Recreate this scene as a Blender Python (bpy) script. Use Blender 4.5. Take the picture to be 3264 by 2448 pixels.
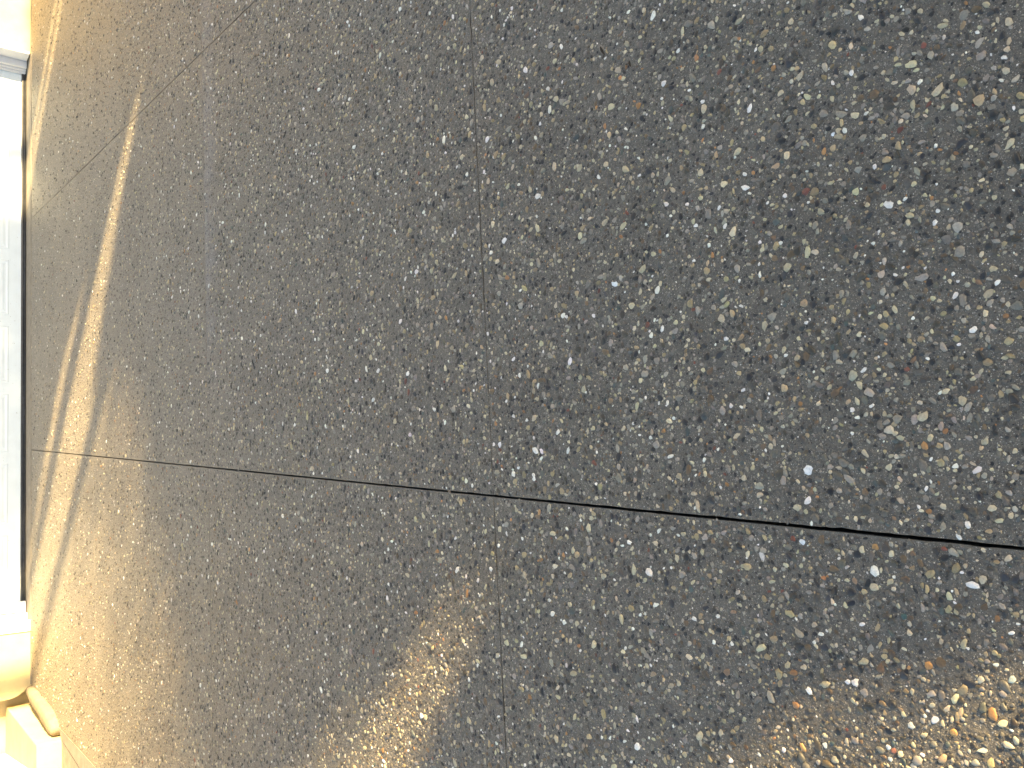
import bpy, bmesh, math, random
import numpy as np
from mathutils import Matrix, Vector

random.seed(7)
rng = np.random.default_rng(11)
for o in list(bpy.data.objects):
    bpy.data.objects.remove(o, do_unlink=True)
scn = bpy.context.scene
col = scn.collection

# ------------------------------------------------------------------ camera
CAM_H = 1.5
PITCH, YAW, ROLL = 0.6807948652, -0.2300406810, 0.0470007567
F_PX = 2772.893                                  # focal length in pixels of a 3264 px wide frame

def cam_axes():
    cp, sp = math.cos(PITCH), math.sin(PITCH)
    fwd = np.array([0, cp, -sp]); up = np.array([0, sp, cp]); rt = np.array([1.0, 0, 0])
    cr, sr = math.cos(ROLL), math.sin(ROLL)
    r2 = cr * rt + sr * up
    u2 = -sr * rt + cr * up
    cy, sy = math.cos(YAW), math.sin(YAW)
    Z = np.array([[cy, -sy, 0], [sy, cy, 0], [0, 0, 1]])
    return Z @ r2, Z @ u2, Z @ fwd

A_R, A_U, A_F = cam_axes()                        # the phone held upright; the photograph lies on its side
cam_d = bpy.data.cameras.new("camera")
cam = bpy.data.objects.new("camera", cam_d)
col.objects.link(cam)
cr_, cu_, cb_ = -A_U, A_R, -A_F
cam.matrix_world = Matrix(((cr_[0], cu_[0], cb_[0], 0), (cr_[1], cu_[1], cb_[1], 0),
                           (cr_[2], cu_[2], cb_[2], CAM_H), (0, 0, 0, 1)))
cam_d.sensor_width = 36.0
cam_d.lens = 36.0 * F_PX / 3264.0
cam_d.clip_start = 0.05
cam_d.clip_end = 2000
scn.camera = cam

# ------------------------------------------------------------------ light
SUN_EL = math.radians(14.5)
TO_SUN = np.array([0.652, -0.758])                # horizontal direction towards the sun
LAT = np.array([0.758, 0.652])                    # across the sun's direction
TANE = math.tan(SUN_EL)

world = bpy.data.worlds.new("World")
scn.world = world
world.use_nodes = True
wn = world.node_tree
sky = wn.nodes.new("ShaderNodeTexSky")
sky.sky_type = 'NISHITA'
sky.sun_disc = False
sky.sun_elevation = SUN_EL
sky.sun_rotation = math.atan2(TO_SUN[0], TO_SUN[1])
sky.air_density = 1.0
sky.dust_density = 2.0
sky.ozone_density = 1.0
bg = wn.nodes["Background"]
bg.inputs["Strength"].default_value = 0.10
wn.links.new(sky.outputs["Color"], bg.inputs["Color"])

sun_d = bpy.data.lights.new("sun", 'SUN')
sun_d.energy = 5.0
sun_d.angle = math.radians(0.55)
sun_d.color = (1.0, 0.76, 0.40)
sun = bpy.data.objects.new("sun", sun_d)
col.objects.link(sun)
ldir = Vector((-TO_SUN[0] * math.cos(SUN_EL), -TO_SUN[1] * math.cos(SUN_EL), -math.sin(SUN_EL)))
sun.rotation_euler = ldir.to_track_quat('-Z', 'Y').to_euler()
sun.location = (12, -14, 8)

vs = scn.view_settings
vs.view_transform = 'Standard'
vs.look = 'None'
vs.gamma = 1.0
vs.use_curve_mapping = False
vs.exposure = 2.7
vs.use_white_balance = True                       # the phone's white balance, set for open shade
vs.white_balance_temperature = 7500
vs.white_balance_tint = 10

# ------------------------------------------------------------------ helpers
def tag(o, label=None, cat=None, group=None, kind=None):
    if label: o["label"] = label
    if cat: o["category"] = cat
    if group: o["group"] = group
    if kind: o["kind"] = kind
    return o

def empty(name, loc=(0, 0, 0)):
    o = bpy.data.objects.new(name, None)
    o.location = loc
    o.empty_display_size = 0.2
    col.objects.link(o)
    return o

def link(name, me, mat, parent=None):
    o = bpy.data.objects.new(name, me)
    if mat is not None: me.materials.append(mat)
    col.objects.link(o)
    if parent is not None:
        o.parent = parent
        o.matrix_parent_inverse = Matrix.Translation(-Vector(parent.location)) if parent.parent is None else Matrix.Identity(4)
    return o

def bm_obj(name, bm, mat, parent=None, smooth=False):
    me = bpy.data.meshes.new(name)
    bmesh.ops.recalc_face_normals(bm, faces=bm.faces)
    bm.to_mesh(me); bm.free()
    if smooth:
        for p in me.polygons: p.use_smooth = True
    return link(name, me, mat, parent)

def add_box(bm, a, b):
    (x0, y0, z0), (x1, y1, z1) = a, b
    v = [bm.verts.new(c) for c in ((x0,y0,z0),(x1,y0,z0),(x1,y1,z0),(x0,y1,z0),(x0,y0,z1),(x1,y0,z1),(x1,y1,z1),(x0,y1,z1))]
    for f in ((0,3,2,1),(4,5,6,7),(0,1,5,4),(1,2,6,5),(2,3,7,6),(3,0,4,7)):
        bm.faces.new([v[i] for i in f])
    return v

def box(name, a, b, mat, parent=None, bevel=0.0):
    bm = bmesh.new()
    add_box(bm, a, b)
    if bevel:
        bmesh.ops.bevel(bm, geom=list(bm.edges), offset=bevel, segments=2, affect='EDGES', profile=0.6)
    return bm_obj(name, bm, mat, parent)

def prism(name, poly, z0, z1, mat, parent=None, bevel=0.0):
    """closed outline in plan, extruded between two heights"""
    bm = bmesh.new()
    lo = [bm.verts.new((x, y, z0)) for x, y in poly]
    hi = [bm.verts.new((x, y, z1)) for x, y in poly]
    n = len(poly)
    bm.faces.new(hi); bm.faces.new(lo[::-1])
    for i in range(n):
        bm.faces.new((lo[i], lo[(i + 1) % n], hi[(i + 1) % n], hi[i]))
    if bevel:
        bmesh.ops.bevel(bm, geom=[e for e in bm.edges if e.verts[0].co.z > z0 + 1e-6 or e.verts[1].co.z > z0 + 1e-6],
                        offset=bevel, segments=3, affect='EDGES', profile=0.6)
    return bm_obj(name, bm, mat, parent)

def np_mesh(name, V, loops, starts, totals, cols=None, smooth=True):
    me = bpy.data.meshes.new(name)
    me.vertices.add(len(V)); me.vertices.foreach_set("co", V.astype(np.float32).ravel())
    me.loops.add(len(loops)); me.loops.foreach_set("vertex_index", loops.astype(np.int32))
    me.polygons.add(len(starts))
    me.polygons.foreach_set("loop_start", starts.astype(np.int32))
    me.polygons.foreach_set("loop_total", totals.astype(np.int32))
    me.polygons.foreach_set("use_smooth", np.full(len(starts), smooth))
    if cols is not None:
        at = me.color_attributes.new("tint", 'FLOAT_COLOR', 'POINT')
        c4 = np.ones((len(V), 4), np.float32); c4[:, :3] = cols
        at.data.foreach_set("color", c4.ravel())
    me.update(calc_edges=True)
    return me

# ------------------------------------------------------------------ materials
class NT:
    def __init__(s, name):
        s.m = bpy.data.materials.new(name); s.m.use_nodes = True
        s.t = s.m.node_tree; s.b = s.t.nodes["Principled BSDF"]
    def n(s, typ, **kw):
        nd = s.t.nodes.new(typ)
        for k, v in kw.items():
            if k.startswith("i_"):
                nd.inputs[k[2:].replace("_", " ")].default_value = v
            else: setattr(nd, k, v)
        return nd
    def l(s, a, b): s.t.links.new(a, b)
    def pos(s): return s.n("ShaderNodeNewGeometry").outputs["Position"]
    def noise(s, scale, detail=4, rough=0.55, vec=None):
        nd = s.n("ShaderNodeTexNoise"); nd.inputs["Scale"].default_value = scale
        nd.inputs["Detail"].default_value = detail; nd.inputs["Roughness"].default_value = rough
        if vec is not None: s.l(vec, nd.inputs["Vector"])
        return nd.outputs["Fac"]
    def ramp(s, fac, stops, interp='LINEAR'):
        r = s.n("ShaderNodeValToRGB"); e = r.color_ramp; e.interpolation = interp
        while len(e.elements) < len(stops): e.elements.new(0.5)
        for el, (p, c) in zip(e.elements, stops):
            el.position = p; el.color = (*c, 1) if len(c) == 3 else c
        s.l(fac, r.inputs["Fac"]); return r.outputs["Color"]
    def mix(s, fac, a, b, mode='MIX'):
        m = s.n("ShaderNodeMix", data_type='RGBA', blend_type=mode)
        for sock, v in ((m.inputs[0], fac), (m.inputs[6], a), (m.inputs[7], b)):
            if hasattr(v, "is_linked") or hasattr(v, "links"): s.l(v, sock)
            else: sock.default_value = (*v, 1) if isinstance(v, tuple) and len(v) == 3 else v
        return m.outputs[2]
    def math(s, op, a, b=0.0, clamp=False):
        m = s.n("ShaderNodeMath", operation=op, use_clamp=clamp)
        for i, v in enumerate((a, b)):
            if hasattr(v, "links"): s.l(v, m.inputs[i])
            else: m.inputs[i].default_value = v
        return m.outputs[0]
    def bump(s, h, strength, dist):
        b = s.n("ShaderNodeBump"); b.inputs["Strength"].default_value = strength
        b.inputs["Distance"].default_value = dist; s.l(h, b.inputs["Height"])
        s.l(b.outputs["Normal"], s.b.inputs["Normal"])
    def done(s, colr=None, rough=0.6, spec=0.4):
        if colr is not None:
            if hasattr(colr, "links"): s.l(colr, s.b.inputs["Base Color"])
            else: s.b.inputs["Base Color"].default_value = (*colr, 1)
        if hasattr(rough, "links"): s.l(rough, s.b.inputs["Roughness"])
        else: s.b.inputs["Roughness"].default_value = rough
        s.b.inputs["Specular IOR Level"].default_value = spec
        return s.m

def stain_tint(t, P):
    """broad weathering of the slabs: warm, greenish and bluish washes that belong to the concrete itself"""
    big = t.noise(0.9, 3, 0.55, P)
    c1 = t.ramp(big, [(0.32, (1.0, 0.98, 0.955)), (0.5, (1.0, 0.995, 0.97)), (0.68, (0.99, 1.0, 0.965))])
    mid = t.noise(4.3, 5, 0.6, P)
    c2 = t.ramp(mid, [(0.3, (0.88, 0.88, 0.88)), (0.7, (1.10, 1.10, 1.10))])
    return t.mix(1.0, c1, c2, 'MULTIPLY')

def efflorescence(t, P, c):
    """a band of bluish lime bloom that has come out along the second cross joint"""
    sp = t.n("ShaderNodeSeparateXYZ"); t.l(P, sp.inputs[0])
    y = t.math('ADD', sp.outputs[1], t.math('MULTIPLY', sp.outputs[0], 0.055))
    y = t.math('SUBTRACT', y, t.math('MULTIPLY', t.noise(9, 4, 0.6, P), 0.12))
    d = t.math('SUBTRACT', 4.142, y)
    band = t.ramp(d, [(0.0, (0, 0, 0)), (0.03, (1, 1, 1)), (0.14, (0.9, 0.9, 0.9)), (0.26, (0, 0, 0))])
    xr = t.ramp(t.math('MULTIPLY', sp.outputs[0], 0.25), [(0.20, (0, 0, 0)), (0.34, (1, 1, 1)), (0.70, (0.8, 0.8, 0.8)), (0.9, (0.2, 0.2, 0.2))])
    m = t.mix(1.0, t.mix(1.0, band, xr, 'MULTIPLY'), t.ramp(t.noise(5, 5, 0.65, P), [(0.35, (0, 0, 0)), (0.66, (0.55, 0.55, 0.55))]), 'MULTIPLY')
    return t.mix(m, c, (0.245, 0.247, 0.26))

FAR_LIGHT = {2: 1.0, 3: 1.0, 4: 1.16, 5: 1.22}          # slab row tone plus brightness painted into the far rows
def paint_far_light(t, P, c, amount):  # paler tan towards the garage: the brighter far ground put into the colour
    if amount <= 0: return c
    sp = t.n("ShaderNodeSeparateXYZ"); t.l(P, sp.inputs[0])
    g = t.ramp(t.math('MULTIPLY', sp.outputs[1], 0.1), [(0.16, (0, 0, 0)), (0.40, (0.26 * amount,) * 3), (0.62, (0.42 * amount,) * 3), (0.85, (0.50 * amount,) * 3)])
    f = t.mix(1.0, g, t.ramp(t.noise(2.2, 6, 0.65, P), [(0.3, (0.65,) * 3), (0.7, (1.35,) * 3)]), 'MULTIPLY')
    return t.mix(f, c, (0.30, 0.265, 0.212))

def mat_matrix(amount, bloom=False):
    t = NT("exposed_aggregate_paste"); P = t.pos()
    base = t.ramp(t.noise(60, 6, 0.7, P), [(0.3, (0.071, 0.066, 0.061)), (0.55, (0.109, 0.101, 0.092)), (0.75, (0.162, 0.151, 0.137))])
    # sand grains about 2-4 mm
    for scale, lo, hi in ((330.0, 0.30, 0.42), (620.0, 0.34, 0.44)):
        v = t.n("ShaderNodeTexVoronoi"); v.inputs["Scale"].default_value = scale; t.l(P, v.inputs["Vector"])
        sep = t.n("ShaderNodeSeparateColor"); t.l(v.outputs["Color"], sep.inputs[0])
        grain = t.ramp(sep.outputs[0], [(0.0, (0.03, 0.03, 0.034)), (0.16, (0.05, 0.05, 0.055)), (0.2, (0.11, 0.103, 0.096)),
                                        (0.72, (0.155, 0.142, 0.126)), (0.88, (0.32, 0.29, 0.24)), (0.97, (0.48, 0.45, 0.40)), (1.0, (0.65, 0.64, 0.62))])
        rad = t.math('MULTIPLY', sep.outputs[1], 0.5)
        d = t.math('SUBTRACT', v.outputs["Distance"], rad)
        m = t.ramp(d, [(0.02, (0.8, 0.8, 0.8)), (0.12, (0, 0, 0))])
        base = t.mix(m, base, grain)
    c = t.mix(1.0, base, stain_tint(t, P), 'MULTIPLY')
    c = paint_far_light(t, P, c, amount)
    if bloom: c = efflorescence(t, P, c)
    h = t.math('ADD', t.noise(420, 4, 0.7, P), t.math('MULTIPLY', t.noise(130, 3, 0.6, P), 1.5))
    vb = t.n("ShaderNodeTexVoronoi", feature='SMOOTH_F1'); vb.inputs["Scale"].default_value = 125.0; t.l(P, vb.inputs["Vector"])
    h = t.math('SUBTRACT', h, t.math('MULTIPLY', vb.outputs["Distance"], 1.6))
    t.bump(h, 0.9, 0.0032)
    return t.done(c, 0.56, 0.5)

def mat_pebble(amount, bloom=False):
    t = NT("river_pebble"); P = t.pos()
    a = t.n("ShaderNodeVertexColor"); a.layer_name = "tint"
    n1 = t.ramp(t.noise(260, 5, 0.7, P), [(0.3, (0.72, 0.72, 0.72)), (0.7, (1.18, 1.16, 1.12))])
    c = t.mix(1.0, a.outputs["Color"], n1, 'MULTIPLY')
    c = t.mix(1.0, c, stain_tint(t, P), 'MULTIPLY')
    c = paint_far_light(t, P, c, amount * 0.32)
    if bloom: c = efflorescence(t, P, c)
    t.bump(t.noise(700, 3, 0.6, P), 0.25, 0.0006)
    return t.done(c, 0.48, 0.5)

def mat_concrete(name, a, b):
    t = NT(name); P = t.pos()
    c = t.ramp(t.noise(14, 7, 0.65, P), [(0.3, a), (0.7, b)])
    sp = t.ramp(t.noise(300, 3, 0.6, P), [(0.4, (0.82, 0.82, 0.82)), (0.6, (1.08, 1.08, 1.08))])
    c = t.mix(1.0, c, sp, 'MULTIPLY')
    t.bump(t.noise(180, 5, 0.7, P), 0.35, 0.0015)
    return t.done(c, 0.75, 0.3)

def mat_stucco(name, a, b):
    t = NT(name); P = t.pos()
    c = t.ramp(t.noise(5, 6, 0.6, P), [(0.3, a), (0.7, b)])
    t.bump(t.noise(95, 6, 0.7, P), 0.5, 0.004)
    return t.done(c, 0.85, 0.2)

def mat_paint(name, c0, rough=0.4, dirt=0.06):
    t = NT(name); P = t.pos()
    f = t.noise(9, 6, 0.65, P)
    c = t.ramp(f, [(0.3, tuple(x * (1 - dirt) for x in c0)), (0.6, c0)])
    sp = t.ramp(t.noise(75, 2, 0.5, P), [(0.22, (0.35, 0.33, 0.30)), (0.26, (1, 1, 1))])
    c = t.mix(1.0, c, sp, 'MULTIPLY')
    t.bump(t.noise(220, 3, 0.5, P), 0.12, 0.0006)
    return t.done(c, rough, 0.45)

def mat_simple(name, c0, c1, scale, rough, spec=0.4, bump=0.3, dist=0.002):
    t = NT(name); P = t.pos()
    f = t.noise(scale, 5, 0.6, P)
    t.bump(f, bump, dist)
    return t.done(t.ramp(f, [(0.3, c0), (0.7, c1)]), rough, spec)

def mat_leaf(name, c0, c1):
    t = NT(name); P = t.pos()
    c = t.ramp(t.noise(7, 3, 0.6, P), [(0.35, c0), (0.65, c1)])
    return t.done(c, 0.5, 0.3)

M = dict(
    paste=[mat_matrix(FAR_LIGHT.get(j, 0.0), j == 3) for j in range(6)], pebble=[mat_pebble(FAR_LIGHT.get(j, 0.0), j == 3) for j in range(6)],
    lip=mat_concrete("smooth_concrete", (0.20, 0.175, 0.145), (0.30, 0.27, 0.225)),
    kerb=mat_concrete("kerb_concrete", (0.19, 0.165, 0.125), (0.26, 0.225, 0.175)),
    dark=mat_simple("joint_soil", (0.010, 0.009, 0.008), (0.022, 0.019, 0.016), 40, 0.95),
    stucco=mat_stucco("cream_stucco", (0.50, 0.41, 0.235), (0.57, 0.48, 0.29)),
    step=mat_stucco("pale_step_render", (0.74, 0.69, 0.55), (0.80, 0.75, 0.62)),
    white=mat_paint("white_door_paint", (0.68, 0.78, 0.88), 0.38),
    trim=mat_paint("white_trim_paint", (0.68, 0.70, 0.76), 0.32),
    rubber=mat_simple("black_rubber_seal", (0.012, 0.014, 0.018), (0.03, 0.034, 0.042), 30, 0.38, 0.5),
    soil=mat_simple("garden_ground", (0.05, 0.06, 0.025), (0.11, 0.10, 0.05), 3, 0.95, 0.2, 0.6, 0.02),
    roof=mat_simple("roof_tile", (0.16, 0.09, 0.06), (0.24, 0.15, 0.10), 6, 0.85),
    bark=mat_simple("bark", (0.07, 0.05, 0.035), (0.14, 0.105, 0.075), 25, 0.9, 0.2, 0.8, 0.01),
    pole=mat_simple("weathered_pole_wood", (0.10, 0.075, 0.05), (0.18, 0.14, 0.10), 20, 0.9, 0.2, 0.6, 0.006),
    leaf=mat_leaf("hedge_leaf", (0.035, 0.065, 0.018), (0.07, 0.11, 0.03)),
    leaf2=mat_leaf("tree_leaf", (0.045, 0.075, 0.02), (0.09, 0.12, 0.035)),
    dead=mat_simple("dead_leaf", (0.02, 0.016, 0.012), (0.05, 0.035, 0.02), 60, 0.8),
)

# ------------------------------------------------------------------ ground and driveway
g = bm_obj("ground", (lambda bm: (bm.faces.new([bm.verts.new(c) for c in ((-400,-400,-0.16),(400,-400,-0.16),(400,400,-0.16),(-400,400,-0.16))]), bm)[1])(bmesh.new()), M["soil"])
tag(g, kind="structure")
bed = bm_obj("driveway_bed", (lambda bm: (bm.faces.new([bm.verts.new(c) for c in ((-2.2,-6,-0.085),(8.0,-6,-0.085),(8.0,8.24,-0.085),(-0.9,8.24,-0.085))]), bm)[1])(bmesh.new()), M["dark"])
tag(bed, kind="structure")

Y_LIP = 8.235
# running joints: x as a function of y; cross joints: y as a function of x
def RJ0(y): return 0.130 + 0.1633 * (y - 1.936)
def RJ1(y): return 2.489 + 0.1513 * (y - 3.324)
def RJ2(y): return 5.05 + 0.150 * (y - 5.0)
LEFT_PTS = [(-6.0, -2.9), (6.2, -1.14), (7.27, -0.985), (7.44, -0.90), (8.235, -0.752)]
def RJL(y): return float(np.interp(y, [a for a, _ in LEFT_PTS], [b for _, b in LEFT_PTS]))
def RJR(y): return 7.4 + 0.03 * y
def CJa(x): return -2.35 - 0.07 * x
def CJb(x): return -0.20 - 0.07 * x
def CJ1(x): return 1.9415 - 0.0746 * x
def CJ2(x): return 4.142 - 0.055 * x
def CJ3(x): return 6.215 + 0.012 * x
def CJn(x): return -6.0 + 0 * x
def CJf(x): return Y_LIP - 0.0015 + 0 * x
RJ = [(RJL, 0.0, 0.0), (RJ0, 0.0030, 0.0007), (RJ1, 0.0025, 0.0016), (RJ2, 0.0021, 0.0013), (RJR, 0.0, 0.0)]       # (line, half gap, wander)
CJ = [(CJn, 0, 0), (CJa, 0.0011, 0.0010), (CJb, 0.0011, 0.0010), (CJ1, 0.0012, 0.0010), (CJ2, 0.0017, 0.0010), (CJ3, 0.0013, 0.0008), (CJf, 0.0012, 0.0006)]

def wander(n, amp, seed):
    r = np.random.default_rng(seed)
    a = r.normal(0, 1, n + 40)
    k = np.exp(-np.linspace(-2, 2, 9) ** 2); k /= k.sum()
    s = np.convolve(a, k, 'same')[20:20 + n]
    big = np.convolve(r.normal(0, 1, n + 200), np.ones(60) / 60 ** 0.5, 'same')[100:100 + n]
    return amp * (s * 0.9 + big * 0.35)

def chips(n, step, amp, seed):
    """little spalls knocked out of an edge"""
    r = np.random.default_rng(seed + 5); w = np.zeros(n)
    if amp <= 0: return w
    for _ in range(int(n * step / 0.09)):
        c = r.integers(1, max(2, n - 1)); k = r.integers(1, 3); d = r.uniform(0.0006, 0.0030) * (0.4 if amp < 0.0009 else 0.9)
        w[max(0, c - k + 1):c + k] = np.maximum(w[max(0, c - k + 1):c + k], d)
    return w

driveway = tag(empty("driveway", (0, 0, 0)), kind="structure")
def cross(rl, cl):
    y = 3.0
    for _ in range(30): y = cl(rl(y))
    return rl(y), y

SLABS = {}
for i in range(4):
    for j in range(6):
        (L, gl, wl), (R_, gr, wr) = RJ[i], RJ[i + 1]
        (B, gb, wb), (T, gt, wt) = CJ[j], CJ[j + 1]
        c00, c10, c11, c01 = cross(L, B), cross(R_, B), cross(R_, T), cross(L, T)
        step = 0.010 if (i < 3 and j >= 2) else 0.05
        pts = []
        def edge_y(fn, y0, y1, off, amp, seed, sgn):
            n = max(2, int(abs(y1 - y0) / step)); ys = np.linspace(y0, y1, n)
            w = wander(n, amp, seed) + (np.random.default_rng(seed + 9).random(n) < 0.03) * amp * 1.5
            w[0] = w[-1] = 0
            ch = chips(n, step, amp, seed); ch[0] = ch[-1] = 0
            return [(fn(y) + off + sgn * (abs(q) * 0.5 + h_) + q * 0.5, y) for y, q, h_ in zip(ys, w, ch)]
        def edge_x(fn, x0, x1, off, amp, seed, sgn):
            n = max(2, int(abs(x1 - x0) / step)); xs = np.linspace(x0, x1, n)
            w = wander(n, amp, seed) + (np.random.default_rng(seed + 9).random(n) < 0.03) * amp * 1.5
            w[0] = w[-1] = 0
            ch = chips(n, step, amp, seed); ch[0] = ch[-1] = 0
            return [(x, fn(x) + off + sgn * (abs(q) * 0.5 + h_) + q * 0.5) for x, q, h_ in zip(xs, w, ch)]
        sd = 100 * i + 10 * j
        pts += edge_x(B, c00[0] + gl, c10[0] - gr, gb, wb, sd + 1, 1)[:-1]
        pts += edge_y(R_, c10[1] + gb, c11[1] - gt, -gr, wr, sd + 2, -1)[:-1]
        pts += edge_x(T, c11[0] - gr, c01[0] + gl, -gt, wt, sd + 3, -1)[:-1]
        pts += edge_y(L, c01[1] - gt, c00[1] + gb, gl, wl, sd + 4, 1)[:-1]
        if j < 2 and i in (0, 3) and False: continue
        s = prism("slab", pts, -0.08, 0.0, M["paste"][j], driveway)
        SLABS[(i, j)] = s

# ---- pebbles: the exposed stones of the driveway
PAL = [  # weight, colour, spread
    (0.19, (0.125, 0.117, 0.106), 0.30), (0.17, (0.024, 0.025, 0.029), 0.4), (0.14, (0.060, 0.053, 0.045), 0.3),
    (0.16, (0.27, 0.25, 0.22), 0.25), (0.13, (0.45, 0.40, 0.295), 0.2), (0.08, (0.33, 0.265, 0.165), 0.25),
    (0.032, (0.74, 0.73, 0.71), 0.1), (0.060, (0.13, 0.092, 0.060), 0.3), (0.009, (0.33, 0.175, 0.08), 0.25),
    (0.004, (0.17, 0.065, 0.048), 0.25), (0.022, (0.060, 0.078, 0.080), 0.3), (0.012, (0.32, 0.29, 0.18), 0.2)]
HERO = [  # stones one can pick out in the photograph: x, y, radius in pixels, colour, length to width
    (2577,1498,17,(.74,.77,.82),1.1), (2558,1728,11,(.70,.74,.80),1.4), (2527,1717,11,(.16,.045,.03),1.2), (2588,1712,9,(.02,.022,.03),1.6),
    (2717,1922,14,(.015,.017,.025),2.4), (2957,1690,14,(.035,.036,.045),1.1), (3203,1840,17,(.035,.036,.045),1.3), (2748,1752,12,(.52,.46,.33),1.3),
    (2840,1766,11,(.56,.51,.38),1.2), (1960,905,12,(.66,.72,.80),1.5), (2655,428,8,(.66,.72,.82),1.1), (2642,410,11,(.012,.014,.018),1.1),
    (2671,417,11,(.50,.42,.30),1.3), (2817,596,10,(.17,.07,.05),1.2), (2736,540,13,(.30,.30,.28),1.2), (2960,2123,15,(.40,.21,.08),1.3),
    (2982,2293,14,(.62,.62,.66),1.5), (2904,2313,12,(.60,.58,.52),1.1), (3040,2335,14,(.44,.26,.10),1.1), (3158,2430,16,(.58,.46,.22),1.6),
    (3133,2392,14,(.66,.62,.48),2.2), (2849,2393,10,(.36,.15,.10),1.4), (3226,2166,14,(.55,.60,.50),1.2), (3090,2180,18,(.03,.033,.042),1.8),
    (2880,2155,16,(.03,.032,.04),1.7), (2882,1965,11,(.05,.10,.10),1.1), (2626,1842,9,(.46,.19,.08),1.4), (2429,1773,13,(.52,.50,.50),1.7),
    (2340,60,12,(.012,.014,.02),1.4), (1545,1590,9,(.015,.02,.03),1.8), (2888,95,11,(.02,.02,.018),1.8), (2832,2332,12,(.012,.014,.02),1.2),
    (2285,1657,5,(.30,.27,.24),1.4), (1432,1567,5,(.22,.17,.13),1.3), (1655,1594,5,(.20,.18,.15),1.5), (760,1497,5,(.30,.26,.22),1.5)]
PW = np.array([p[0] for p in PAL]); PW /= PW.sum()
PC = np.array([p[1] for p in PAL]); PS = np.array([p[2] for p in PAL])

def project(P):
    d = P - np.array([0, 0, CAM_H])
    z = d @ A_F
    X = 1224 + F_PX * (d @ A_R) / z
    Y = 1632 - F_PX * (d @ A_U) / z
    return Y, 2448 - X, z                          # landscape x, y and depth

def in_view(x, y, mx, my):
    px, py, z = project(np.stack([x, y, np.zeros_like(x)], 1))
    return (z > 0.2) & (px > -60) & (px < 3264 + mx) & (py > -my) & (py < 2448 + my), px, py, z

cand = []
for (x0, x1, y0, y1, dens, rmin, rmed) in ((-1.4, 2.6, 0.0, 3.4, 18000, 0.0016, 0.0028),
                                           (-1.8, 4.4, 3.4, 5.4, 15000, 0.0018, 0.0029),
                                           (-1.6, 7.0, 5.4, 8.23, 9500, 0.0021, 0.0031)):
    n = int((x1 - x0) * (y1 - y0) * dens)
    x = rng.uniform(x0, x1, n); y = rng.uniform(y0, y1, n)
    r = np.clip(np.exp(rng.normal(math.log(rmed), 0.46, n)), rmin, 0.0096)
    ok, px, py, z = in_view(x, y, 500, 650)
    cand.append(np.stack([x, y, r, z], 1)[ok])
cand = np.concatenate(cand)
def unproject(px, py, z=0.0):
    d = (2448 - py - 1224) * A_R + (1632 - px) * A_U + F_PX * A_F
    k = (z - CAM_H) / d[2]
    return float(d[0] * k), float(d[1] * k)
cand = cand[np.argsort(-cand[:, 2])]
hero = []
for (hx, hy, hr, hc, ha) in HERO:
    x, y = unproject(hx, hy)
    dep = float(np.array([x, y, -CAM_H]) @ A_F)
    hero.append((x, y, hr * dep / F_PX, dep))
cand = np.concatenate([np.array(hero), cand])
# throw out stones that overlap bigger ones
cell = 0.014; grid = {}; keep = []
cx = np.floor(cand[:, 0] / cell).astype(int).tolist(); cy = np.floor(cand[:, 1] / cell).astype(int).tolist()
cl = cand[:, :3].tolist()
for k in range(len(cl)):
    a, b = cx[k], cy[k]; x, y, r = cl[k]; hit = False
    for da in (-1, 0, 1):
        for db in (-1, 0, 1):
            for (qx, qy, qr) in grid.get((a + da, b + db), ()):
                if (qx - x) ** 2 + (qy - y) ** 2 < (0.76 * (qr + r)) ** 2: hit = True; break
            if hit: break
        if hit: break
    if not hit:
        grid.setdefault((a, b), []).append((x, y, r)); keep.append(k)
peb = cand[keep]

# which slab each stone sits in, and keep the joints clear
def slab_index(x, y):
    i = np.full(len(x), -1); j = np.full(len(x), -1)
    lines = [np.array([f(q) for q in y]) if f is RJL else f(y) for f, _, _ in RJ]
    for a in range(4): i[(x >= lines[a]) & (x < lines[a + 1])] = a
    cls = [f(x) for f, _, _ in CJ]
    for a in range(6): j[(y >= cls[a]) & (y < cls[a + 1])] = a
    dist = np.full(len(x), 1.0)
    for a, (f, gp, w) in enumerate(RJ): dist = np.minimum(dist, np.abs(x - lines[a]) - gp)
    for a, (f, gp, w) in enumerate(CJ): dist = np.minimum(dist, np.abs(y - cls[a]) - gp)
    return i, j, dist
si, sj, sdist = slab_index(peb[:, 0], peb[:, 1])
ok = (si >= 0) & (sj >= 0) & (sdist > peb[:, 2] * rng.uniform(0.75, 1.25, len(peb)) + 0.0006)
ok[:len(HERO)] = True
peb, si, sj = peb[ok], si[ok], sj[ok]
NP = len(peb)
pk = rng.choice(len(PAL), NP, p=PW)
pcol = PC[pk] * np.exp(rng.normal(0, 1, (NP, 1)) * PS[pk][:, None] * 0.8) * np.exp(rng.normal(0, 0.03, (NP, 3)))
pcol = np.clip(pcol, 0.008, 0.82)
asp = rng.uniform(1.0, 1.95, NP) ** 0.95
for k, hdat in enumerate(HERO): pcol[k] = hdat[3]; asp[k] = hdat[4]
ang = rng.uniform(0, 2 * np.pi, NP)
hgt = peb[:, 2] * rng.uniform(0.16, 0.52, NP)
hgt[:len(HERO)] *= 0.6
px, py, pz = project(np.stack([peb[:, 0], peb[:, 1], np.zeros(NP)], 1))
psize = peb[:, 2] * 2 * F_PX / pz                 # diameter in photograph pixels
inside = (px > 5) & (px < 3259) & (py > 5) & (py < 2443)
order = np.argsort(-np.where(inside, psize, 0))
single = np.zeros(NP, bool); single[order[:300]] = True
lod = np.where(psize > 11, 0, np.where(psize > 6, 1, 2)); lod[~inside & (lod == 0)] = 1

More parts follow.
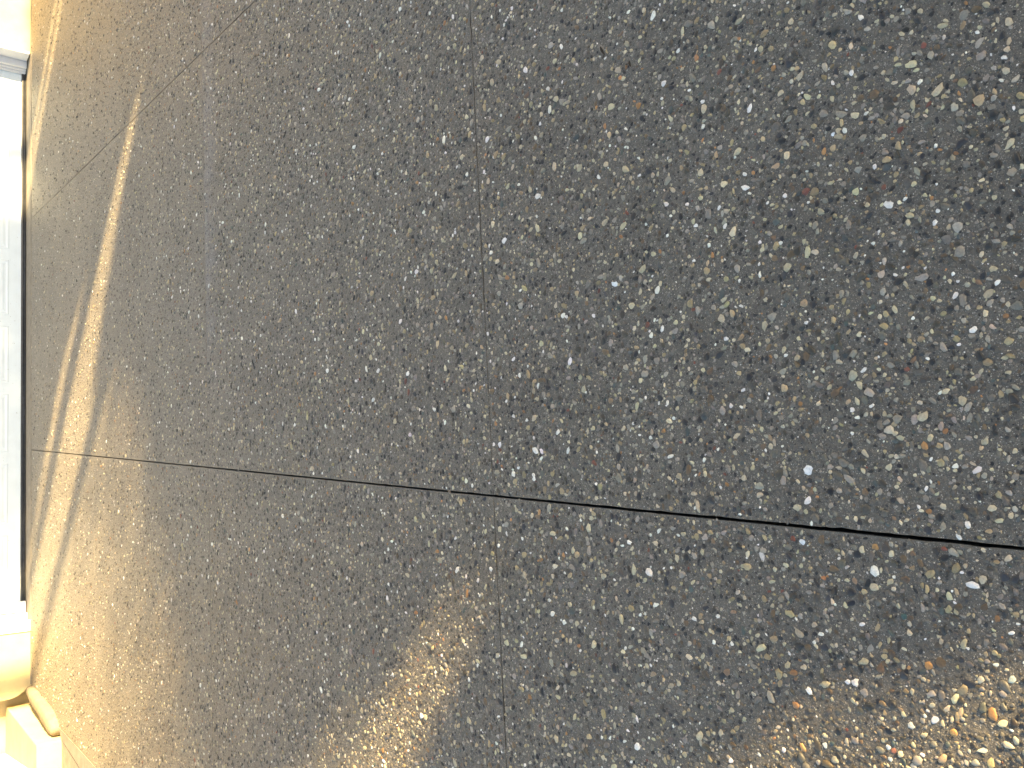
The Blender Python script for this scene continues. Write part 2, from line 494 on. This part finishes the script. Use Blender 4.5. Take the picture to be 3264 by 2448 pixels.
def stones(idx, level):
    """vertices, faces for many stones at once: an uneven low dome sunk in the paste"""
    n = len(idx); N = (9, 7, 6)[level]
    c = peb[idx]; th0 = ang[idx]
    t = (np.arange(N)[None] + rng.uniform(-0.3, 0.3, (n, N))) * 2 * np.pi / N
    ph = rng.uniform(0, 2 * np.pi, (n, 2))
    rr = 1 + 0.10 * np.sin(2 * t + ph[:, :1]) + 0.10 * np.sin(3 * t + ph[:, 1:]) + rng.normal(0, 0.095, (n, N))
    a = np.sqrt(asp[idx])[:, None]
    ex, ey = rr * np.cos(t) * a, rr * np.sin(t) / a
    ct, st = np.cos(th0)[:, None], np.sin(th0)[:, None]
    ox = (ex * ct - ey * st) * c[:, 2:3]; oy = (ex * st + ey * ct) * c[:, 2:3]
    tilt = rng.normal(0, 0.10, (n, 2))
    rings = []
    prof = ((1.0, None), (0.86, 0.62), (0.5, 0.95)) if level == 0 else ((1.0, None), (0.74, 0.85)) if level == 1 else ((1.0, None),)
    h = hgt[idx][:, None]
    for s, z in prof:
        zz = np.full((n, N), -0.0008) if z is None else z * h + (tilt[:, :1] * ox + tilt[:, 1:] * oy) * s
        rings.append(np.stack([c[:, :1] + ox * s, c[:, 1:2] + oy * s, zz], 2))
    top = np.stack([c[:, 0], c[:, 1], hgt[idx]], 1)[:, None]
    V = np.concatenate(rings + [top], 1); per = V.shape[1]
    F = []; k = np.arange(N); k2 = (k + 1) % N; nr = len(prof)
    for q in range(nr - 1):
        F.append(np.stack([q * N + k, q * N + k2, (q + 1) * N + k2, (q + 1) * N + k], 1))
    tri = np.stack([(nr - 1) * N + k, (nr - 1) * N + k2, np.full(N, nr * N)], 1)
    quads = np.concatenate(F) if F else np.zeros((0, 4), int)
    base = (np.arange(n) * per)[:, None]
    lq = (quads.ravel()[None] + base).ravel(); lt = (tri.ravel()[None] + base).ravel()
    loops = np.concatenate([lq, lt])
    tot = np.concatenate([np.full(n * len(quads), 4), np.full(n * N, 3)])
    return V.reshape(-1, 3), loops, tot, np.repeat(pcol[idx], per, 0)

for (i, j), s in SLABS.items():
    parts = []; off = 0
    for lv in (0, 1, 2):
        idx = np.where((si == i) & (sj == j) & (lod == lv) & ~single)[0]
        if len(idx) == 0: continue
        V, lo, to, cc = stones(idx, lv)
        parts.append((V, lo + off, to, cc)); off += len(V)
    if not parts: continue
    V = np.concatenate([p[0] for p in parts]); lo = np.concatenate([p[1] for p in parts])
    to = np.concatenate([p[2] for p in parts]); cc = np.concatenate([p[3] for p in parts])
    st = np.concatenate([[0], np.cumsum(to)[:-1]])
    o = link("pebbles", np_mesh("pebbles", V, lo, st, to, cc), M["pebble"][j], s)
    tag(o, kind="stuff")
for k in np.where(single)[0]:
    V, lo, to, cc = stones(np.array([k]), 0)
    ctr = np.array([peb[k, 0], peb[k, 1], 0.0])
    o = link("pebble", np_mesh("pebble", V - ctr, lo, np.concatenate([[0], np.cumsum(to)[:-1]]), to, cc), M["pebble"][sj[k]], SLABS[(si[k], sj[k])])
    o.location = ctr
print("stones", NP, "by level", [(lod == q).sum() for q in range(3)])

# ---- smooth strips of concrete beside the driveway and under the door
lipo = prism("garage_threshold", [(-0.752, Y_LIP), (4.85, Y_LIP), (6.9, Y_LIP), (6.9, 8.262), (4.86, 8.262), (4.86, 8.75), (-0.24, 8.75), (-0.24, 8.262), (-0.752, 8.262)],
              -0.08, 0.004, M["lip"])
tag(lipo, kind="structure")
bm = bmesh.new()
cr_pts = [(1.0 * t, random.uniform(-0.004, 0.004)) for t in np.linspace(0, 1, 9)]
strip = prism("edging_path", [(-0.990, 7.265), (-1.055, 7.185), (-1.200, 6.63), (-1.90, 3.2), (-2.60, -6.0), (-2.902, -6.0), (-2.902, -5.9), (-1.146, 6.2)][::1],
              -0.08, 0.003, M["lip"]) if False else None
strip = prism("edging_path", [(-0.990, 7.262), (-1.146, 6.197), (-1.722, 2.2), (-1.92, 2.2), (-1.196, 6.63), (-1.062, 7.185)], -0.08, 0.003, M["lip"])
tag(strip, kind="structure")
walk = prism("walkway", [(-1.075, 7.183), (-1.211, 6.63), (-1.935, 2.2), (-3.6, 2.2), (-3.6, 7.183)], -0.08, -0.002, M["lip"])
tag(walk, kind="structure")

# ------------------------------------------------------------------ garage
XR, XL, YW, YD = 4.86, -0.24, 8.25, 8.46           # opening sides, wall face, door face
WH, DH = 2.75, 2.16
garage = tag(empty("garage", (2.3, 8.25, 0)), "cream stucco garage wall with white trim round its wide door", "garage")
def wall_poly(name, pts, y0, y1):
    bm = bmesh.new()
    a = [bm.verts.new((x, y0, z)) for x, z in pts]; b = [bm.verts.new((x, y1, z)) for x, z in pts]
    n = len(pts)
    bm.faces.new(a); bm.faces.new(b[::-1])
    for k in range(n): bm.faces.new((a[k], b[k], b[(k + 1) % n], a[(k + 1) % n]))
    return bm_obj(name, bm, M["stucco"], garage)
wall_poly("wall", [(XR, -0.1), (XR, WH), (7.4, WH), (7.4, -0.1)], YW + 0.012, YW + 0.26)
# left pier: its foot is rounded back towards the ground
wall_poly("wall", [(XL - 0.095, -0.1), (XL - 0.095, WH), (-0.845, WH), (-0.845, 0.19), (-0.842, 0.14), (-0.828, 0.095), (-0.80, 0.05), (-0.765, 0.014), (-0.752, -0.1)][::-1], YW, YW + 0.16)
wall_poly("wall", [(XL - 0.095, DH + 0.09), (XL - 0.095, WH), (XR, WH), (XR, DH + 0.09)], YW + 0.005, YW + 0.26)
wall_poly("wall", [(-4.0, -0.1), (-4.0, WH), (-0.70, WH), (-0.70, -0.1)][::-1], YW + 0.17, YW + 0.40)
# casing and jambs
box("casing", (XL - 0.093, YW - 0.012, 0.006), (XL, YW + 0.10, DH + 0.088), M["trim"], garage, 0.004)
box("casing", (XL + 0.002, YW - 0.012, DH), (XR - 0.002, YW + 0.10, DH + 0.088), M["trim"], garage, 0.004)
box("jamb", (XL - 0.05, YW + 0.102, 0.006), (XL + 0.055, YD - 0.004, DH), M["trim"], garage, 0.003)
box("jamb", (XR - 0.022, YW - 0.006, 0.012), (XR + 0.004, YW + 0.135, DH - 0.002), M["trim"], garage, 0.005)
box("jamb", (XR - 0.085, YW + 0.137, 0.010), (XR + 0.004, YW + 0.165, DH - 0.002), M["trim"], garage, 0.004)
box("door_stop", (XR - 0.103, YW + 0.167, 0.012), (XR - 0.06, YW + 0.184, DH - 0.002), M["trim"], garage, 0.003)
box("door_stop", (XR - 0.125, YW + 0.186, 0.012), (XR - 0.06, YD - 0.004, DH - 0.002), M["trim"], garage, 0.003)
box("door_stop", (XL + 0.06, YW + 0.15, 0.010), (XL + 0.150, YD - 0.0035, DH - 0.002), M["trim"], garage, 0.003)
# eave and roof
prism("soffit", [(-4.3, 7.75), (7.8, 7.75), (7.8, 12.0), (-4.3, 12.0)], WH + 0.003, WH + 0.06, M["trim"], garage)
box("fascia", (-4.32, 7.72, WH - 0.10), (7.82, 7.748, WH + 0.14), M["trim"], garage)
bm = bmesh.new()
v = [bm.verts.new(c) for c in ((-4.35, 7.66, WH + 0.12), (7.85, 7.66, WH + 0.12), (7.85, 12, WH + 1.75), (-4.35, 12, WH + 1.75),
                               (-4.35, 7.66, WH + 0.17), (7.85, 7.66, WH + 0.17), (7.85, 12, WH + 1.82), (-4.35, 12, WH + 1.82))]
for f in ((0,3,2,1),(4,5,6,7),(0,1,5,4),(1,2,6,5),(2,3,7,6),(3,0,4,7)): bm.faces.new([v[q] for q in f])
bm_obj("roof", bm, M["roof"], garage)

# ---- the sectional door
DXL, DXR = -0.085, 4.785                            # visible leaf; it runs on behind the stops
door = tag(empty("garage_door", (2.35, YD, 0)), "white raised panel sectional garage door with black rubber bottom seal", "garage door")
P0 = 4.117; PIT = 0.6085                            # right edge of one panel column and the column pitch
cols_x = [(P0 - k * PIT - 0.510, P0 - k * PIT) for k in range(-1, 7)]
SEC = 0.528
for q in range(4):
    z0 = 0.038 + q * SEC + (0.0 if q == 0 else 0.003); z1 = 0.038 + (q + 1) * SEC
    pz0, pz1 = z0 + 0.096, z1 - 0.085
    sec = box("door_section", (DXL - 0.03, YD, z0), (DXR + 0.03, YD + 0.045, z1), M["white"], door, 0.004)
    for (xa, xb) in cols_x:
        xa2, xb2 = max(xa, DXL + 0.03), min(xb, DXR - 0.02)
        if xb2 - xa2 < 0.1: continue
        bm = bmesh.new()                            # a thin raised rim, a sloping moulding and a flat field
        def rect(inx, y): return [bm.verts.new(c) for c in ((xa2+inx, y, pz0+inx), (xb2-inx, y, pz0+inx), (xb2-inx, y, pz1-inx), (xa2+inx, y, pz1-inx))]
        rings = [rect(0, YD + 0.002), rect(0.005, YD - 0.0022), rect(0.014, YD - 0.0026), rect(0.026, YD - 0.0006), rect(0.036, YD - 0.0006), rect(0.050, YD - 0.0024), rect(0.056, YD - 0.0027)]
        for a, b in zip(rings, rings[1:]):
            for k in range(4): bm.faces.new((a[k], a[(k + 1) % 4], b[(k + 1) % 4], b[k]))
        bm.faces.new(rings[-1])
        bm_obj("panel", bm, M["white"], sec)
bm = bmesh.new()                                    # bottom seal: a bulged strip that presses on the slab
prof = [(-0.004, 0.042), (-0.013, 0.041), (-0.018, 0.030), (-0.015, 0.022), (-0.022, 0.015), (-0.021, 0.007), (-0.010, 0.0045), (0.02, 0.0045), (0.02, 0.042)]
xs = np.linspace(DXL, DXR - 0.04, 60); prev = None
for x in xs:
    w = 0.002 * math.sin(x * 5.1) + random.uniform(-0.0015, 0.0015)
    ring = [bm.verts.new((x, YD + a + w * (1 if b < 0.02 else 0), b + (w * 0.3 if 0.004 < b < 0.03 else 0))) for a, b in prof]
    if prev:
        for k in range(len(prof)): bm.faces.new((prev[k], prev[(k + 1) % len(prof)], ring[(k + 1) % len(prof)], ring[k]))
    else: bm.faces.new(ring)
    prev = ring
bm.faces.new(prev[::-1])
bm_obj("bottom_seal", bm, M["rubber"], door)

# ------------------------------------------------------------------ kerb and entry steps left of the garage
bm = bmesh.new()
kp = [(-0.795, 8.20), (-0.835, 8.00), (-0.885, 7.72), (-0.940, 7.46), (-0.985, 7.33), (-1.015, 7.27)]
kd = np.concatenate([[0], np.cumsum(np.hypot(np.diff([a for a, _ in kp]), np.diff([b for _, b in kp])))])
tt = np.linspace(0, kd[-1], 40)
path = list(zip(np.interp(tt, kd, [a for a, _ in kp]), np.interp(tt, kd, [b for _, b in kp])))
hs = np.interp(tt, kd, [0.045, 0.056, 0.062, 0.068, 0.066, 0.050]) + wander(40, 0.0022, 31)
ws = np.interp(tt, kd, [0.035, 0.045, 0.052, 0.056, 0.052, 0.036]) + wander(40, 0.0022, 32)
prev = None
for k, ((x, y), h, w) in enumerate(zip(path, hs, ws)):
    a, b = path[max(0, k - 1)], path[min(len(path) - 1, k + 1)]
    d = Vector((b[0] - a[0], b[1] - a[1])).normalized(); nrm = Vector((-d.y, d.x))    # towards the driveway (+x)
    ring = []
    for q in range(9):
        th = math.pi * q / 8
        off = math.copysign(abs(math.cos(th)) ** 0.6, math.cos(th)) * w; z = abs(math.sin(th)) ** (0.55 if q > 4 else 0.85) * h * random.uniform(0.96, 1.04)
        off += random.uniform(-0.0015, 0.0015)
        ring.append(bm.verts.new((x + nrm.x * off, y + nrm.y * off, z + 0.001)))
    ring += [bm.verts.new((x - nrm.x * w, y - nrm.y * w, -0.03)), bm.verts.new((x + nrm.x * w, y + nrm.y * w, -0.03))]
    if prev:
        for q in range(len(ring)): bm.faces.new((prev[q], prev[(q + 1) % len(ring)], ring[(q + 1) % len(ring)], ring[q]))
    else: bm.faces.new(ring)
    prev = ring
bm.faces.new(prev[::-1])
kerb = bm_obj("kerb", bm, M["kerb"], None, True)
tag(kerb, "short rounded concrete kerb between the driveway and the entry steps", "kerb")
st1 = prism("entry_step", [(-0.905, 8.40), (-1.075, 7.205), (-3.2, 7.195), (-3.2, 8.40)][::-1], -0.07, 0.155, M["stucco"], None, 0.012)
tag(st1, "low pale rendered entry step standing just behind the rounded kerb", "step")
pts = [(-1.265 - 0.05 * (1 - math.cos(a)), 7.50 - 0.05 * math.sin(a)) for a in np.linspace(0, math.pi / 2, 6)]
st2 = prism("entry_step", [(-1.265, 8.39)] + pts + [(-3.15, 7.45), (-3.15, 8.39)], 0.157, 0.31, M["step"], None, 0.008)
tag(st2, "upper pale entry step with a rounded corner, set on the lower step", "step")

# ------------------------------------------------------------------ what stands behind the camera and shades the driveway
V0 = 10.0
def at(u, v, z=0.0):
    p = LAT * u + TO_SUN * v
    return (float(p[0]), float(p[1]), z)
PROFILE = [(-7, -1.0), (-1.5, -0.4), (-0.2, -0.5), (0.18, -0.62), (0.40, -1.1), (0.56, -1.8), (0.75, -2.4), (1.05, -2.8), (1.12, -2.4), (1.16, -1.5), (1.33, -1.7),
           (1.45, -2.4), (1.66, -3.4), (1.9, -3.9), (2.3, -4.0), (2.7, -3.8), (3.1, -3.65), (3.5, -3.55), (3.9, -3.4), (4.3, -3.35), (4.62, -3.5), (4.95, -3.9),
           (5.15, -3.5), (5.30, -2.9), (5.49, -1.75), (5.6, -2.5), (5.72, -3.3), (5.85, -4.1), (5.93, -4.6), (6.02, -6.3), (6.12, -6.8), (6.6, -6.4), (6.73, -6.3), (6.76, -5.45), (6.88, -5.45), (6.92, -6.1), (7.1, -6.0), (7.14, -5.65), (7.25, -5.65), (7.3, -5.95),
           (7.9, -5.5), (8.04, -5.2), (8.08, -2.0), (8.38, -2.0), (8.44, -4.6), (8.54, -4.6), (8.6, -3.7), (8.8, -3.4), (9.1, -2.95), (10, -2.5), (14, -2.4)]
PU = np.array([p[0] for p in PROFILE]); PV = np.array([p[1] for p in PROFILE])
def htop(u): return (V0 - np.interp(u, PU, PV)) * TANE
# hedge core of twigs (opaque) with a coat of leaves
us = np.linspace(-7, 14, 700); hs_ = htop(us) - 0.03
bm = bmesh.new(); prev = None
for u, h in zip(us, hs_):
    r = [bm.verts.new(at(u, V0 - 0.12, -0.15)), bm.verts.new(at(u, V0 - 0.12, h)), bm.verts.new(at(u, V0 + 0.12, h)), bm.verts.new(at(u, V0 + 0.12, -0.15))]
    if prev:
        for q in range(4): bm.faces.new((prev[q], prev[(q + 1) % 4], r[(q + 1) % 4], r[q]))
    else: bm.faces.new(r)
    prev = r
bm.faces.new(prev[::-1])
hedge = tag(empty("hedge", at(3.5, V0)), "tall uneven green hedge along the garden side opposite the garage", "hedge")
bm_obj("twigs", bm, M["bark"], hedge)

def leaves(name, pos, size, mat, parent):
    n = len(pos)
    a = rng.normal(0, 1, (n, 3)); a /= np.linalg.norm(a, axis=1)[:, None]
    b = np.cross(a, rng.normal(0, 1, (n, 3))); b /= np.linalg.norm(b, axis=1)[:, None]
    s = (size * rng.uniform(0.6, 1.3, n))[:, None]
    V = np.stack([pos - a * s, pos + b * s * 0.45, pos + a * s, pos - b * s * 0.45], 1).reshape(-1, 3)
    lo = np.arange(4 * n); st = np.arange(n) * 4; to = np.full(n, 4)
    return link(name, np_mesh(name, V, lo, st, to, None, False), mat, parent)

n = 26000
u = rng.uniform(-7, 14, n); hh = htop(u); z = hh * np.sqrt(rng.uniform(0, 1, n)) + rng.normal(0, 0.03, n)
vv = V0 + rng.choice([-1, 1], n) * rng.uniform(0.05, 0.30, n)
# loose shoots above the top
m = 3900
u2 = np.concatenate([rng.uniform(1.35, 4.68, m), rng.uniform(-0.8, 0.75, 900), rng.uniform(1.14, 1.42, 120)])
z2 = htop(u2) + np.abs(rng.normal(0, 1, len(u2))) * np.where(u2 > 1.42, 0.25, 0.17)
u = np.concatenate([u, u2]); z = np.concatenate([z, z2]); vv = np.concatenate([vv, V0 + rng.uniform(-0.2, 0.2, len(u2))])
clear = ~((u > 1.13) & (u < 1.30) & (z > htop(u) + 0.30))
u, z, vv = u[clear], z[clear], vv[clear]
pos = np.array([at(a, b, c) for a, b, c in zip(u, vv, z)])
tag(leaves("foliage", pos, np.where(z > htop(u) + 0.01, 0.028, 0.05), M["leaf"], hedge), kind="stuff")
# street pole
def tube(name, pts, rad, mat, parent, sides=14):
    bm = bmesh.new(); prev = None
    for k, (p, r) in enumerate(zip(pts, rad)):
        p = Vector(p); d = (Vector(pts[min(k + 1, len(pts) - 1)]) - Vector(pts[max(0, k - 1)])).normalized()
        x = d.orthogonal().normalized(); y = d.cross(x)
        ring = [bm.verts.new(p + (x * math.cos(2 * math.pi * q / sides) + y * math.sin(2 * math.pi * q / sides)) * r) for q in range(sides)]
        if prev:
            for q in range(sides): bm.faces.new((prev[q], prev[(q + 1) % sides], ring[(q + 1) % sides], ring[q]))
        else: bm.faces.new(ring[::-1])
        prev = ring
    bm.faces.new(prev)
    return bm_obj(name, bm, mat, parent, True)
pole = tag(empty("utility_pole", at(4.82, V0 + 0.5)), "round brown wooden utility pole rising behind the hedge", "utility pole")
tube("shaft", [at(4.82, V0 + 0.5, z) for z in (-0.15, 3, 6, 8.5)], [0.125, 0.108, 0.10, 0.09], M["pole"], pole)
pa, pb = at(4.82 - 0.8, V0 + 0.5, 8.0), at(4.82 + 0.8, V0 + 0.5, 8.0)
tube("crossarm", [pa, pb], [0.05, 0.05], M["pole"], pole, 8)
gp = tag(tube("garden_post", [at(8.25, V0 + 0.4, z) for z in (-0.15, 2, 3.6)], [0.05, 0.05, 0.05], M["pole"], None, 8),
         "slim wooden garden post standing in the hedge gap", "post")
# tree with a leaning trunk
def H(v, V=V0): return (V - v) * TANE
VT = V0 + 0.8
tree = tag(empty("leafy_tree", at(5.8, VT)), "broad leafy tree with a leaning trunk behind the hedge", "tree")
tube("trunk", [at(5.95, VT, -0.15), at(5.80, VT, 2.2), at(5.60, VT, H(-4.5, VT)), at(5.45, VT, H(-6.2, VT)), at(5.30, VT, 5.2)], [0.14, 0.12, 0.115, 0.10, 0.07], M["bark"], tree)
tube("limb", [at(5.85, VT, 1.9), at(6.5, VT + 0.1, 3.3), at(7.2, VT + 0.2, 4.6), at(7.8, VT + 0.2, 5.6)], [0.09, 0.08, 0.06, 0.03], M["bark"], tree)
n = 15000
u = rng.uniform(5.6, 9.0, n); z = rng.uniform(3.2, 6.8, n); v = VT + rng.normal(0, 0.35, n)
veff = V0 + 0.8 - z / TANE
edge = 5.93 + 0.20 * (veff + 4.45)
ctr_u = rng.uniform(5.7, 9.0, 110); ctr_z = rng.uniform(3.3, 6.8, 110); crad = rng.uniform(0.16, 0.42, 110)
d2 = ((u[:, None] - ctr_u) ** 2 + (z[:, None] - ctr_z) ** 2) / crad ** 2
ok = (d2.min(1) < 1) & (u > edge) & ~((u > 8.05) & (u < 8.42) & (z < 4.2)) & ((u < 8.45) | (z > 4.0))
pos = np.array([at(a, b, c) for a, b, c in zip(u[ok], v[ok], z[ok])])
tag(leaves("crown", pos, 0.075, M["leaf2"], tree), kind="stuff")

# added unseen tree: its crown blocks sky light to darken the near driveway
bu, bv = 0.80, 4.2
big = tag(empty("sky_blocker_tree", at(bu, bv)), "added tree blocking sky light over the near end of the driveway", "tree")
bx, by, _ = at(bu, bv)
tube("trunk", [(bx, by, -0.15), (bx - 0.02, by, 1.6), (bx - 0.15, by + 0.1, 3.2), (bx - 0.5, by + 0.5, 4.2)], [0.16, 0.13, 0.11, 0.07], M["bark"], big)
for k in range(6):
    a = k * 1.05 + 0.4
    tube("limb", [(bx - 0.1, by + 0.08, 2.9 + 0.1 * k), (bx - 0.5 + 0.9 * math.cos(a), by + 0.6 + 0.9 * math.sin(a), 3.9), (bx - 0.8 + 2.0 * math.cos(a), by + 1.1 + 2.0 * math.sin(a), 4.5)],
         [0.07, 0.05, 0.02], M["bark"], big, 8)
n = 60000
cc = np.array([bx - 1.0, by + 1.4, 4.5])
cl_c = cc + rng.normal(0, 1, (130, 3)) * np.array([1.35, 1.25, 0.45])
w = rng.integers(0, 130, n)
pos = cl_c[w] + rng.normal(0, 1, (n, 3)) * np.array([0.30, 0.30, 0.18])
pos = pos[pos[:, 2] > 3.55]
tag(leaves("crown", pos, 0.075, M["leaf2"], big), kind="stuff")

# withered leaves on the slabs
for (lx, ly, ln, wd, rz, lab) in ((1925, 163, 0.030, 0.007, 0.35, "long dark withered leaf lying on the driveway near the thin cross joint"),
                                  (2014, 205, 0.019, 0.006, 0.15, "small dark withered leaf lying beside the long withered leaf")):
    x, y = unproject(lx, ly)
    bm = bmesh.new(); prev = None
    for q in range(9):
        t = q / 8; w_ = wd * math.sin(math.pi * min(0.97, max(0.03, t))) ** 0.8
        zc = 0.004 + 0.002 * math.sin(3 * t)
        r = [bm.verts.new((ln * (t - 0.5), -w_ * 0.5, zc + 0.0015)), bm.verts.new((ln * (t - 0.5), 0, zc)), bm.verts.new((ln * (t - 0.5), w_ * 0.5, zc + 0.0022))]
        if prev:
            bm.faces.new((prev[0], prev[1], r[1], r[0])); bm.faces.new((prev[1], prev[2], r[2], r[1]))
        prev = r
    me = bpy.data.meshes.new("dead_leaf"); bm.to_mesh(me); bm.free()
    o = link("dead_leaf", me, M["dead"]); o.location = (x, y, 0.0); o.rotation_euler = (0, 0, rz)
    tag(o, lab, "leaf")
